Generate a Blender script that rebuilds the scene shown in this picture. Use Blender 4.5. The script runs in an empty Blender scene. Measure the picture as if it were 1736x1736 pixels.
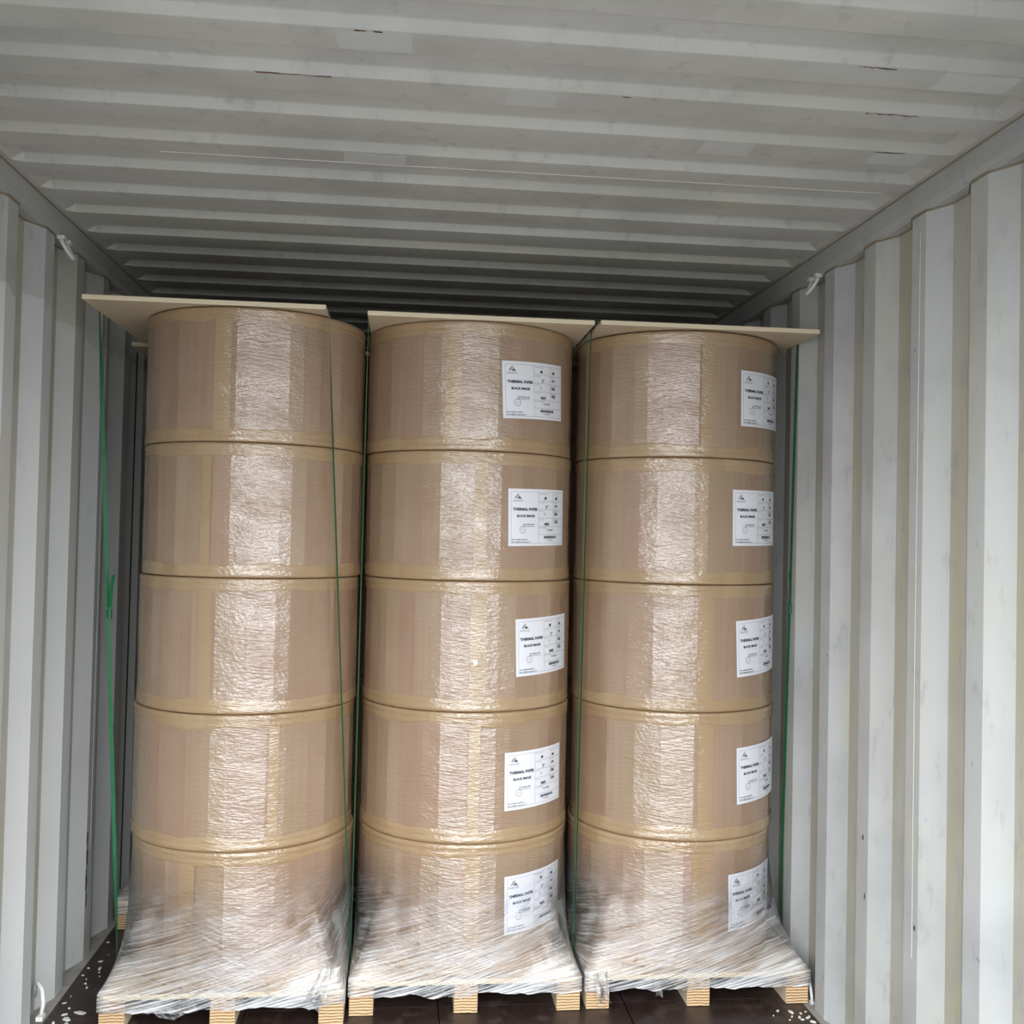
import bpy, math, random
from mathutils import Vector, Matrix, noise

random.seed(7)
SC = bpy.context.scene
COL = SC.collection
PI = math.pi

# ------------------------------------------------------------------ camera
F_PX, YAW, PITCH, ROLL = 1723.5, 0.1032, 0.0224, 0.0215
CAM = Vector((-0.128, 0.0, 1.4492))
cam_d = bpy.data.cameras.new('camera')
cam = bpy.data.objects.new('camera', cam_d)
COL.objects.link(cam)
cam_d.sensor_width = 36.0
cam_d.lens = F_PX / 1736.0 * 36.0
cam_d.clip_start = 0.01
_f = Vector((math.sin(YAW), math.cos(YAW), 0))
_r = Vector((math.cos(YAW), -math.sin(YAW), 0))
_u = Vector((0, 0, 1))
fw = _f * math.cos(PITCH) + _u * math.sin(PITCH)
up = _u * math.cos(PITCH) - _f * math.sin(PITCH)
rt = _r * math.cos(ROLL) + up * math.sin(ROLL)
up = up * math.cos(ROLL) - _r * math.sin(ROLL)
cam.matrix_world = Matrix((
    (rt.x, up.x, -fw.x, CAM.x), (rt.y, up.y, -fw.y, CAM.y),
    (rt.z, up.z, -fw.z, CAM.z), (0, 0, 0, 1)))
SC.camera = cam

# ------------------------------------------------------------------ sky (overcast) and exposure
world = bpy.data.worlds.new('overcast_sky')
SC.world = world
world.use_nodes = True
bg = world.node_tree.nodes['Background']
bg.inputs['Color'].default_value = (0.93, 0.97, 1.0, 1)
# overcast luminance rises threefold from horizon to zenith
wt = world.node_tree
geo = wt.nodes.new('ShaderNodeTexCoord')
sepw = wt.nodes.new('ShaderNodeSeparateXYZ')
wt.links.new(geo.outputs['Generated'], sepw.inputs[0])
wmax = wt.nodes.new('ShaderNodeMath'); wmax.operation = 'MAXIMUM'; wmax.inputs[1].default_value = 0.0
wt.links.new(sepw.outputs['Z'], wmax.inputs[0])
wmul = wt.nodes.new('ShaderNodeMath'); wmul.operation = 'MULTIPLY_ADD'
wmul.inputs[1].default_value = 2.0 * 1.1; wmul.inputs[2].default_value = 1.1
wt.links.new(wmax.outputs[0], wmul.inputs[0])
wt.links.new(wmul.outputs[0], bg.inputs['Strength'])
SC.view_settings.view_transform = 'Standard'
SC.view_settings.look = 'None'
SC.view_settings.gamma = 1.0
SC.view_settings.use_curve_mapping = False
SC.view_settings.exposure = 2.05

# ------------------------------------------------------------------ dimensions (metres; Y runs into the container)
W2 = 1.170            # half width between the inner faces of the corrugation
DEEP = 0.036          # corrugation depth
H = 2.369             # roof underside
Y_DOOR, Y_END = 1.10, 6.95
RAIL_Z = 2.2975


# ------------------------------------------------------------------ material helpers
class NT:
    def __init__(self, name):
        self.m = bpy.data.materials.new(name)
        self.m.use_nodes = True
        self.t = self.m.node_tree
        self.b = self.t.nodes['Principled BSDF']
        self.out = self.t.nodes['Material Output']

    def n(self, kind, **kw):
        nd = self.t.nodes.new(kind)
        for k, v in kw.items():
            if k.startswith('i_'):
                key = k[2:]
                nd.inputs[int(key) if key.isdigit() else key.replace('_', ' ')].default_value = v
            else:
                setattr(nd, k, v)
        return nd

    def l(self, a, b):
        self.t.links.new(a, b)

    def mapped(self, coord='Object', scale=(1, 1, 1), rot=(0, 0, 0), add=None):
        tc = self.n('ShaderNodeTexCoord')
        src = tc.outputs[coord]
        if add is not None:
            va = self.n('ShaderNodeVectorMath', operation='ADD')
            self.l(src, va.inputs[0])
            self.l(add, va.inputs[1])
            src = va.outputs[0]
        if any(rot):                      # turn first, stretch afterwards
            m0 = self.n('ShaderNodeMapping')
            m0.inputs['Rotation'].default_value = rot
            self.l(src, m0.inputs['Vector'])
            src = m0.outputs['Vector']
        mp = self.n('ShaderNodeMapping')
        mp.inputs['Scale'].default_value = scale
        self.l(src, mp.inputs['Vector'])
        return mp.outputs['Vector']

    def noise(self, vec, scale, detail=3, rough=0.55):
        nd = self.n('ShaderNodeTexNoise')
        nd.inputs['Scale'].default_value = scale
        nd.inputs['Detail'].default_value = detail
        nd.inputs['Roughness'].default_value = rough
        if vec is not None:
            self.l(vec, nd.inputs['Vector'])
        return nd.outputs['Fac']

    def ramp(self, fac, stops):
        nd = self.n('ShaderNodeValToRGB')
        cr = nd.color_ramp
        while len(cr.elements) < len(stops):
            cr.elements.new(0.5)
        for e, (p, c) in zip(cr.elements, stops):
            e.position = p
            e.color = (c, c, c, 1) if isinstance(c, (int, float)) else tuple(c) + (1,)
        self.l(fac, nd.inputs['Fac'])
        return nd.outputs['Color']

    def mix(self, fac, a, b, mode='MIX'):
        nd = self.n('ShaderNodeMix', data_type='RGBA', blend_type=mode)
        for sock, v in ((nd.inputs[0], fac), (nd.inputs[6], a), (nd.inputs[7], b)):
            if isinstance(v, (int, float)):
                sock.default_value = v
            elif isinstance(v, tuple):
                sock.default_value = v + (1,)
            else:
                self.l(v, sock)
        return nd.outputs[2]

    def bump(self, h, strength, dist):
        nd = self.n('ShaderNodeBump')
        nd.inputs['Strength'].default_value = strength
        nd.inputs['Distance'].default_value = dist
        self.l(h, nd.inputs['Height'])
        return nd.outputs['Normal']

    def base(self, col, rough=0.6, **kw):
        s = self.b.inputs['Base Color']
        if isinstance(col, tuple):
            s.default_value = col + (1,)
        else:
            self.l(col, s)
        self.b.inputs['Roughness'].default_value = rough
        for k, v in kw.items():
            self.b.inputs[k.replace('_', ' ')].default_value = v


def plain(name, col, rough=0.6, var=0.12, scale=30.0, **kw):
    k = NT(name)
    v = k.mapped('Object')
    f = k.noise(v, scale, 3)
    dark = tuple(c * (1 - var) for c in col)
    lite = tuple(min(1, c * (1 + var)) for c in col)
    k.base(k.mix(f, dark, lite), rough, **kw)
    return k.m


def paint_mat(name, base, stain, axis, stain_amt, repaint=None):
    """old container paint: patchy, with runs of yellowish stain and grey rub marks along one axis"""
    k = NT(name)
    sc = {'z': (1, 1, 0.12), 'x': (0.12, 1, 1)}[axis]
    run = k.noise(k.mapped('Object', sc), 9.0, 4, 0.6)
    blot = k.noise(k.mapped('Object'), 2.3, 4, 0.6)
    rub = k.noise(k.mapped('Object', (1, 1, 0.35)), 22.0, 5, 0.7)
    c = k.mix(k.ramp(run, [(0.40, 0.0), (0.64, stain_amt)]), base, stain)
    grey = tuple(x * 0.74 for x in base)
    c = k.mix(k.ramp(blot, [(0.44, 0.0), (0.68, 0.75)]), c, grey)
    c = k.mix(k.ramp(rub, [(0.57, 0.0), (0.72, 0.50)]), c, (0.26, 0.26, 0.27))
    if repaint:                           # rolled-on newer coat up to a ragged line
        sp = k.n('ShaderNodeSeparateXYZ')
        k.l(k.mapped('Object'), sp.inputs[0])
        m = k.n('ShaderNodeMath', operation='MULTIPLY_ADD')
        k.l(k.noise(k.mapped('Object'), 7, 4, 0.6), m.inputs[0])
        m.inputs[1].default_value = 0.16
        k.l(sp.outputs[2], m.inputs[2])
        g = k.n('ShaderNodeMath', operation='LESS_THAN')
        k.l(m.outputs[0], g.inputs[0])
        g.inputs[1].default_value = repaint + 0.08
        hf = k.n('ShaderNodeMath', operation='MULTIPLY')
        k.l(g.outputs[0], hf.inputs[0]); hf.inputs[1].default_value = 0.55
        c = k.mix(hf.outputs[0], c, (0.60, 0.615, 0.62))
    k.base(c, 0.42)
    k.l(k.bump(k.noise(k.mapped('Object'), 60, 3), 0.12, 0.002), k.b.inputs['Normal'])
    return k.m


M_WALL = paint_mat('wall_paint', (0.49, 0.50, 0.50), (0.47, 0.455, 0.36), 'z', 0.5)
M_WALL_L = paint_mat('wall_paint_repainted', (0.47, 0.48, 0.48), (0.45, 0.435, 0.34), 'z', 0.6, 2.07)
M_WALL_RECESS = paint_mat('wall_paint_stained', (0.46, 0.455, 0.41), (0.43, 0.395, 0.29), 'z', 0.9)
M_CEIL = paint_mat('roof_paint', (0.53, 0.53, 0.515), (0.50, 0.485, 0.405), 'x', 0.6)
M_RAIL = paint_mat('rail_paint', (0.44, 0.45, 0.45), (0.40, 0.39, 0.33), 'x', 0.4)
M_PATCH = plain('fresh_white_paint', (0.56, 0.57, 0.56), 0.4, 0.06, 40)
M_SEAL = plain('brown_sealant', (0.24, 0.19, 0.12), 0.7, 0.3, 60)
M_WELD = plain('bare_weld', (0.66, 0.66, 0.66), 0.3, 0.3, 25)
M_RUST = plain('rust_mark', (0.20, 0.11, 0.06), 0.8, 0.4, 80)
M_SCUFF = plain('black_scuff', (0.025, 0.027, 0.035), 0.6, 0.4, 80)
M_RING = plain('ring_paint', (0.70, 0.70, 0.68), 0.4, 0.15, 60)
M_FLAKE = plain('paint_flake', (0.70, 0.70, 0.66), 0.6, 0.2, 90)
M_PAPER = plain('white_label_paper', (0.80, 0.81, 0.86), 0.35, 0.03, 25)
M_INK = plain('dark_ink', (0.035, 0.04, 0.07), 0.5, 0.1, 40)
M_INK_GREY = plain('grey_ink', (0.30, 0.31, 0.36), 0.5, 0.1, 40)
M_PINK = plain('pale_ochre_ink', (0.62, 0.52, 0.40), 0.5, 0.1, 40)
M_STRAP = plain('green_strap', (0.018, 0.13, 0.055), 0.28, 0.25, 50)
M_DARKSTRAP = plain('dark_strap', (0.012, 0.02, 0.016), 0.4, 0.25, 50)
M_CONC = plain('yard_concrete', (0.085, 0.083, 0.08), 0.9, 0.2, 0.8)

# floor plywood, dark and scuffed
k = NT('dark_floor_plywood')
c = k.mix(k.noise(k.mapped('Object', (6, 1, 1)), 6, 5, 0.65), (0.012, 0.007, 0.006), (0.050, 0.030, 0.026))
c = k.mix(k.ramp(k.noise(k.mapped('Object'), 14, 5, 0.7), [(0.52, 0.0), (0.75, 0.7)]), c, (0.12, 0.09, 0.085))
k.base(c, 0.42)
k.l(k.bump(k.noise(k.mapped('Object', (8, 1, 1)), 25, 3), 0.25, 0.002), k.b.inputs['Normal'])
M_FLOOR = k.m

# pale plywood (face) and laminated edge
k = NT('pale_plywood')
g = k.noise(k.mapped('Object', (0.6, 9, 4)), 6, 4, 0.6)
c = k.mix(g, (0.60, 0.47, 0.31), (0.80, 0.68, 0.50))
c = k.mix(k.ramp(k.noise(k.mapped('Object'), 4.5, 3), [(0.5, 0.0), (0.7, 0.5)]), c, (0.60, 0.44, 0.30))
k.base(c, 0.65)
M_PLY = k.m

k = NT('laminated_veneer')
w = k.n('ShaderNodeTexWave', wave_type='BANDS', bands_direction='Z')
w.inputs['Scale'].default_value = 36.0
w.inputs['Distortion'].default_value = 3.0
w.inputs['Detail'].default_value = 2.0
k.l(k.mapped('Object'), w.inputs['Vector'])
c = k.mix(k.ramp(w.outputs['Fac'], [(0.30, 0.0), (0.6, 1.0)]), (0.30, 0.165, 0.07), (0.68, 0.49, 0.29))
k.base(c, 0.65)
M_LVL = k.m

k = NT('plywood_edge')
w = k.n('ShaderNodeTexWave', wave_type='BANDS', bands_direction='Z')
w.inputs['Scale'].default_value = 75.0
w.inputs['Distortion'].default_value = 1.0
k.l(k.mapped('Object'), w.inputs['Vector'])
c = k.mix(k.ramp(w.outputs['Fac'], [(0.2, 0.0), (0.5, 1.0)]), (0.56, 0.42, 0.27), (0.86, 0.77, 0.58))
k.base(c, 0.6)
M_PLYEDGE = k.m


def wrinkle(k, uvscale=1.0, rot=0.12, off=None):
    """height of fine taut-film creases; uv is in metres (u around, v up)"""
    def mp(sx, sy, r):
        return k.mapped('UV', (sx * uvscale, sy * uvscale, 1), (0, 0, r), add=off)

    def madd(a, f, b):
        m = k.n('ShaderNodeMath', operation='MULTIPLY_ADD')
        k.l(a, m.inputs[0])
        if isinstance(f, float):
            m.inputs[1].default_value = f
        else:
            k.l(f, m.inputs[1])
        if b is None:
            m.inputs[2].default_value = 0.0
        else:
            k.l(b, m.inputs[2])
        return m.outputs[0]
    area = k.ramp(k.noise(mp(6, 9, 0.3), 1.0, 2, 0.5), [(0.36, 0.12), (0.62, 1.0)])
    a = k.noise(mp(14, 190, rot), 1.0, 2, 0.55)
    b = k.noise(mp(10, 120, -rot * 1.4), 1.0, 3, 0.6)
    d = k.noise(mp(75, 110, 0.5), 1.0, 2, 0.5)
    big = k.noise(mp(9, 16, rot), 1.0, 2, 0.5)
    h = madd(a, area, None)
    h = madd(b, 0.5, h)
    h = madd(d, 0.40, h)
    return madd(big, 0.8, h)


def kraft_mat(name, stops, stripe_amt):
    """kraft paper or tape under tight clear film: the film is the glossy creased coat"""
    k = NT(name)
    oi = k.n('ShaderNodeObjectInfo')
    sh = k.n('ShaderNodeMath', operation='MULTIPLY')
    k.l(oi.outputs['Random'], sh.inputs[0]); sh.inputs[1].default_value = 37.0
    cmb = k.n('ShaderNodeCombineXYZ')
    k.l(sh.outputs[0], cmb.inputs[0]); k.l(sh.outputs[0], cmb.inputs[1])
    off = cmb.outputs[0]
    # vertical paper lengths: broad steps around the roll
    vor = k.n('ShaderNodeTexVoronoi', voronoi_dimensions='1D', feature='F1')
    vor.inputs['Scale'].default_value = 13.0
    sep = k.n('ShaderNodeSeparateXYZ')
    k.l(k.mapped('UV', (1, 1, 1), (0, 0, 0), add=off), sep.inputs[0])
    k.l(sep.outputs[0], vor.inputs['W'])
    sepc = k.n('ShaderNodeSeparateColor')
    k.l(vor.outputs['Color'], sepc.inputs[0])
    col = k.ramp(sepc.outputs[0], stops)
    fine = k.noise(k.mapped('UV', (60, 1.5, 1), add=off), 1.0, 3, 0.6)
    col = k.mix(k.ramp(fine, [(0.35, 0.0), (0.7, stripe_amt)]), col, (0.52, 0.39, 0.27), 'MIX')
    blot = k.noise(k.mapped('UV', (5, 5, 1), add=off), 1.0, 3, 0.6)
    col = k.mix(k.ramp(blot, [(0.4, 0.0), (0.75, 0.35)]), col, (0.40, 0.28, 0.19))
    k.base(col, 0.62)
    k.b.inputs['Coat Weight'].default_value = 0.9
    k.b.inputs['Coat Roughness'].default_value = 0.05
    k.b.inputs['Coat IOR'].default_value = 2.15
    h = wrinkle(k, off=off)
    k.l(k.bump(h, 0.85, 0.0055), k.b.inputs['Coat Normal'])
    k.l(k.bump(h, 0.25, 0.003), k.b.inputs['Normal'])
    return k.m


M_KRAFT = kraft_mat('kraft_wrapper', [(0.0, (0.300, 0.185, 0.113)), (0.3, (0.310, 0.188, 0.120)), (0.55, (0.308, 0.206, 0.122)), (0.8, (0.325, 0.219, 0.134)), (1.0, (0.318, 0.190, 0.124))], 0.14)
M_TAPE = kraft_mat('kraft_tape', [(0.0, (0.345, 0.217, 0.102)), (0.5, (0.365, 0.236, 0.112)), (1.0, (0.39, 0.262, 0.135))], 0.10)
M_CORE = plain('paper_edge', (0.55, 0.42, 0.30), 0.8, 0.1, 30)

# stretch film standing off the load: clear, with white haze where it lies in many layers
k = NT('stretch_film')
uvd = k.mapped('UV', (4.5, 180, 1), (0, 0, -0.28))
streak = k.noise(uvd, 1.0, 4, 0.6)
broad = k.noise(k.mapped('UV', (3.0, 12, 1), (0, 0, -0.40)), 1.0, 3, 0.5)
sep = k.n('ShaderNodeSeparateXYZ')
k.l(k.mapped('UV'), sep.inputs[0])
zfac = k.ramp(sep.outputs[1], [(0.0, 0.80), (0.055, 0.60), (0.09, 0.38), (0.18, 0.30), (0.28, 0.14), (0.38, 0.0)])
mul = k.n('ShaderNodeMath', operation='MULTIPLY')
add = k.n('ShaderNodeMath', operation='ADD')
k.l(k.ramp(streak, [(0.42, 0.0), (0.66, 1.0)]), add.inputs[0])
k.l(k.ramp(broad, [(0.40, 0.0), (0.68, 0.85)]), add.inputs[1])
k.l(add.outputs[0], mul.inputs[0])
k.l(zfac, mul.inputs[1])
mul.use_clamp = True
bmp = k.bump(wrinkle(k, 0.9, -0.28), 0.8, 0.007)
tr = k.n('ShaderNodeBsdfTransparent')
df = k.n('ShaderNodeBsdfDiffuse')
df.inputs['Color'].default_value = (0.86, 0.86, 0.87, 1)
k.l(bmp, df.inputs['Normal'])
gl = k.n('ShaderNodeBsdfGlossy')
gl.inputs['Roughness'].default_value = 0.13
gl.inputs['Color'].default_value = (0.95, 0.96, 1, 1)
k.l(bmp, gl.inputs['Normal'])
m1 = k.n('ShaderNodeMixShader')
k.l(mul.outputs[0], m1.inputs[0]); k.l(tr.outputs[0], m1.inputs[1]); k.l(df.outputs[0], m1.inputs[2])
fr = k.n('ShaderNodeFresnel')
fr.inputs['IOR'].default_value = 1.65
k.l(bmp, fr.inputs['Normal'])
fm = k.n('ShaderNodeMath', operation='MULTIPLY')
k.l(fr.outputs[0], fm.inputs[0])
k.l(k.ramp(sep.outputs[1], [(0.0, 1.0), (0.25, 0.9), (0.42, 0.0)]), fm.inputs[1])
m2 = k.n('ShaderNodeMixShader')
k.l(fm.outputs[0], m2.inputs[0]); k.l(m1.outputs[0], m2.inputs[1]); k.l(gl.outputs[0], m2.inputs[2])
k.l(m2.outputs[0], k.out.inputs['Surface'])
M_FILM = k.m

# loose crumpled film
k = NT('crumpled_film')
bmp = k.bump(k.noise(k.mapped('Object'), 55, 4, 0.6), 0.8, 0.01)
tr = k.n('ShaderNodeBsdfTransparent')
gl = k.n('ShaderNodeBsdfGlossy')
gl.inputs['Roughness'].default_value = 0.15
k.l(bmp, gl.inputs['Normal'])
df = k.n('ShaderNodeBsdfDiffuse')
df.inputs['Color'].default_value = (0.6, 0.6, 0.6, 1)
m0 = k.n('ShaderNodeMixShader'); m0.inputs[0].default_value = 0.45
k.l(gl.outputs[0], m0.inputs[1]); k.l(df.outputs[0], m0.inputs[2])
m1 = k.n('ShaderNodeMixShader')
k.l(k.ramp(k.noise(k.mapped('Object'), 40, 3), [(0.35, 0.12), (0.7, 0.6)]), m1.inputs[0])
k.l(tr.outputs[0], m1.inputs[1]); k.l(m0.outputs[0], m1.inputs[2])
k.l(m1.outputs[0], k.out.inputs['Surface'])
M_CRUMPLE = k.m


# ------------------------------------------------------------------ object helpers
def mesh(name, verts, faces, mats=(), uvs=None, smooth=False, fmat=None):
    me = bpy.data.meshes.new(name)
    me.from_pydata([tuple(v) for v in verts], [], faces)
    for m in (mats if isinstance(mats, (list, tuple)) else [mats]):
        me.materials.append(m)
    if uvs is not None:
        ul = me.uv_layers.new(name='UVMap')
        for lp in me.loops:
            ul.data[lp.index].uv = uvs[lp.vertex_index]
    if fmat:
        for p, i in zip(me.polygons, fmat):
            p.material_index = i
    if smooth:
        for p in me.polygons:
            p.use_smooth = True
    me.update()
    return me


def obj(name, me, parent=None, loc=None):
    o = bpy.data.objects.new(name, me)
    COL.objects.link(o)
    if parent is not None:
        o.parent = parent
    if loc is not None:
        o.location = loc
    return o


def thing(o, label, cat, group=None):
    o['label'] = label
    o['category'] = cat
    if group:
        o['group'] = group
    return o


def struct(o):
    o['kind'] = 'structure'
    return o


def box_data(x0, x1, y0, y1, z0, z1):
    v = [(x0, y0, z0), (x1, y0, z0), (x1, y1, z0), (x0, y1, z0), (x0, y0, z1), (x1, y0, z1), (x1, y1, z1), (x0, y1, z1)]
    f = [(0, 3, 2, 1), (4, 5, 6, 7), (0, 1, 5, 4), (1, 2, 6, 5), (2, 3, 7, 6), (3, 0, 4, 7)]
    return v, f


def box(name, x0, x1, y0, y1, z0, z1, mats, parent=None, loc=None, fmat=None, bevel=0.0):
    v, f = box_data(x0, x1, y0, y1, z0, z1)
    o = obj(name, mesh(name, v, f, mats, fmat=fmat), parent, loc)
    if bevel:
        b = o.modifiers.new('bevel', 'BEVEL')
        b.width = bevel
        b.segments = 2
    return o


def tube_data(pts, rad, seg=8, cap=True):
    pts = [Vector(p) for p in pts]
    V, Fc = [], []
    n = len(pts)
    prev = None
    for i, p in enumerate(pts):
        t = (pts[min(i + 1, n - 1)] - pts[max(i - 1, 0)]).normalized()
        if prev is None:
            a = Vector((0, 0, 1)) if abs(t.z) < 0.9 else Vector((1, 0, 0))
            nn = t.cross(a).normalized()
        else:
            nn = (prev - t * prev.dot(t)).normalized()
        prev = nn
        bb = t.cross(nn)
        for j in range(seg):
            a = 2 * PI * j / seg
            V.append(p + nn * math.cos(a) * rad + bb * math.sin(a) * rad)
    for i in range(n - 1):
        for j in range(seg):
            a, b = i * seg + j, i * seg + (j + 1) % seg
            Fc.append((a, b, b + seg, a + seg))
    if cap:
        Fc.append(tuple(range(seg))[::-1])
        Fc.append(tuple(range((n - 1) * seg, n * seg)))
    return V, Fc


# ------------------------------------------------------------------ container shell
def wall_profile(phase):
    """(y, depth, segment kind) along the wall; phase = where a door-facing slope meets an inner face"""
    pts = []
    kk = math.floor((Y_DOOR - phase) / 0.278) - 1
    y = phase + kk * 0.278
    while y < Y_END + 0.3:
        pts += [(y, 0.0), (y + 0.070, 0.0), (y + 0.138, DEEP), (y + 0.210, DEEP)]
        y += 0.278
    out = []
    for i in range(len(pts) - 1):          # clip to the container's length
        (a, da), (b, db) = pts[i], pts[i + 1]
        if b <= Y_DOOR or a >= Y_END:
            continue
        if a < Y_DOOR:
            da = da + (db - da) * (Y_DOOR - a) / (b - a); a = Y_DOOR
        if not out:
            out.append((a, da))
        if b > Y_END:
            db = da + (db - da) * (Y_END - a) / (b - a); b = Y_END
        out.append((b, db))
    return out


def corrugated(name, side, phase):
    pr = wall_profile(phase)
    V, Fc, fm = [], [], []
    for (y, d) in pr:
        x = side * (W2 + d)
        V += [(x, y, -0.028), (x, y, RAIL_Z + 0.01)]
    for i in range(len(pr) - 1):
        a = 2 * i
        q = (a, a + 1, a + 3, a + 2)
        Fc.append(q if side > 0 else q[::-1])
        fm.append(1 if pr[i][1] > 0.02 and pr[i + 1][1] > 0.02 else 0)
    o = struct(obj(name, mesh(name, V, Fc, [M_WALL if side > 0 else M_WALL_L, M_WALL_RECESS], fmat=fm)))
    s = o.modifiers.new('sheet', 'SOLIDIFY')
    s.thickness = 0.004
    s.offset = -1.0
    # weld / sealant bead where the sheet meets the top rail
    pts = [(side * (W2 + d - 0.001), y, RAIL_Z - 0.001) for (y, d) in pr if 1.2 < y < 5.0]
    v, f = tube_data(pts, 0.0030, 6)
    obj('sealant_bead', mesh('sealant_bead', v, f, [M_SEAL]), o)
    return o, pr


wall_left, prof_l = corrugated('wall_left', -1, 2.7287)
wall_right, prof_r = corrugated('wall_right', 1, 2.1730)
for wl, sx, yy, z0, z1 in ((wall_left, -1, 3.603, 0.35, 2.25), (wall_right, 1, 2.478, 0.40, 2.25)):
    v, f = tube_data([(sx * 1.1698, yy, z0), (sx * 1.1698, yy + 0.003, 1.2), (sx * 1.1698, yy, z1)], 0.0007, 6)
    obj('weld_seam', mesh('weld_seam', v, f, [M_WELD]), wl)


def blotch(name, parent, mat, centre, half_a, half_b, side, seed, n=16):
    """thin irregular mark lying on a wall's inner face (a along y, b along z)"""
    rnd = random.Random(seed)
    cx, cy, cz = centre
    ring = []
    for i in range(n):
        a = 2 * PI * i / n
        s = rnd.uniform(0.55, 1.05)
        ring.append((cy + math.cos(a) * half_a * s, cz + math.sin(a) * half_b * s))
    V = [(cx - side * 0.0012, y, z) for y, z in ring] + [(cx - side * 0.0002, y, z) for y, z in ring]
    Fc = [tuple(range(n))] + [(i, i + n, (i + 1) % n + n, (i + 1) % n) for i in range(n)]
    return obj(name, mesh(name, V, Fc, [mat]), parent)


# black scrape on an inner corner of the left wall, little marks on the right one
for i, (yy, zz, a, b) in enumerate([(3.568, 0.395, 0.005, 0.030), (3.572, 0.335, 0.007, 0.035), (3.568, 0.265, 0.007, 0.050), (3.574, 0.19, 0.004, 0.035)]):
    blotch('scuff_mark', wall_left, M_SCUFF, (-W2, yy, zz), a, b, -1, 20 + i)
for i, (yy, zz, a, b, m) in enumerate([(2.465, 0.48, 0.004, 0.008, M_SCUFF), (2.76, 0.62, 0.004, 0.009, M_SCUFF), (2.745, 0.46, 0.003, 0.010, M_SCUFF), (2.195, 0.30, 0.003, 0.010, M_SCUFF), (2.21, 0.95, 0.002, 0.008, M_INK_GREY), (2.20, 1.45, 0.002, 0.010, M_INK_GREY), (3.02, 1.10, 0.012, 0.002, M_INK_GREY), (2.50, 1.95, 0.003, 0.006, M_INK_GREY), (2.18, 0.52, 0.010, 0.006, M_INK_GREY)]):
    blotch('scuff_mark', wall_right, m, (W2, yy, zz), a, b, 1, 50 + i)


def roof():
    P0, PT = 2.066, 0.2035
    prof = []
    k0 = math.floor((Y_DOOR - P0) / PT)
    y = P0 + k0 * PT
    while y < Y_END:
        prof += [(y, 0.0007), (y + 0.004, 0.0), (y + 0.084, 0.0), (y + 0.087, 0.0009), (y + 0.0995, 0.0195), (y + 0.1035, 0.021), (y + PT - 0.017, 0.021), (y + PT - 0.013, 0.0195)]
        y += PT
    prof = [(a, d) for a, d in prof if Y_DOOR <= a <= Y_END]
    prof = [(Y_DOOR, prof[0][1])] + prof + [(Y_END, prof[-1][1])]
    xs = [-1.19, -1.142, -1.112, -0.6, 0.0, 0.6, 1.112, 1.142, 1.19]
    V, Fc = [], []
    for (y, d) in prof:
        for x in xs:
            V.append((x, y, H + (d if abs(x) < 1.12 else 0.0)))
    nx = len(xs)
    for i in range(len(prof) - 1):
        for j in range(nx - 1):
            a = i * nx + j
            Fc.append((a, a + nx, a + nx + 1, a + 1))
    o = struct(obj('ceiling', mesh('ceiling', V, Fc, [M_CEIL])))
    s = o.modifiers.new('sheet', 'SOLIDIFY')
    s.thickness = 0.003
    s.offset = -1.0
    return o


ceiling = roof()
# roof weld, repaired paint patches and rust marks
v, f = tube_data([(-0.75, 2.545, H - 0.0005), (-0.13, 2.5465, H - 0.0005), (0.5, 2.546, H - 0.0005), (1.10, 2.545, H - 0.0005)], 0.0010, 6)
obj('weld_seam', mesh('weld_seam', v, f, [M_WELD]), ceiling)


def flat_patch(name, parent, mat, x0, x1, y0, y1, seed, n=12):
    rnd = random.Random(seed)
    ring = []
    for i in range(n):
        t = i / (n - 1)
        ring.append((x0 + (x1 - x0) * t, y0 + rnd.uniform(0, 0.006)))
    for i in range(n):
        t = 1 - i / (n - 1)
        ring.append((x0 + (x1 - x0) * t + rnd.uniform(-.004, .004), y1 - rnd.uniform(0, 0.006)))
    m = len(ring)
    V = [(x, y, H - 0.0008) for x, y in ring] + [(x, y, H) for x, y in ring]
    Fc = [tuple(range(m))] + [(i, i + m, (i + 1) % m + m, (i + 1) % m) for i in range(m)]
    return obj(name, mesh(name, V, Fc, [mat]), parent)


for i, (x0, x1, ya, yb) in enumerate([(-0.28, -0.14, 1.868, 1.945), (0.90, 1.06, 1.868, 1.945), (0.06, 0.165, 2.069, 2.15), (0.54, 0.66, 2.275, 2.352), (-0.30, -0.15, 2.48, 2.555), (0.95, 1.08, 2.275, 2.35)]):
    flat_patch('paint_patch', ceiling, M_PATCH, x0, x1, ya, yb, 90 + i)
for i, (x0, x1, ya, yb) in enumerate([(-0.245, -0.225, 1.864, 1.871), (-0.21, -0.195, 1.865, 1.870), (0.30, 0.315, 2.069, 2.075), (0.72, 0.80, 1.867, 1.872), (0.83, 0.95, 2.069, 2.073), (0.95, 1.02, 2.274, 2.278), (-0.45, -0.30, 2.068, 2.071)]):
    flat_patch('rust_mark', ceiling, M_RUST, x0, x1, ya, yb, 120 + i)

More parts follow.
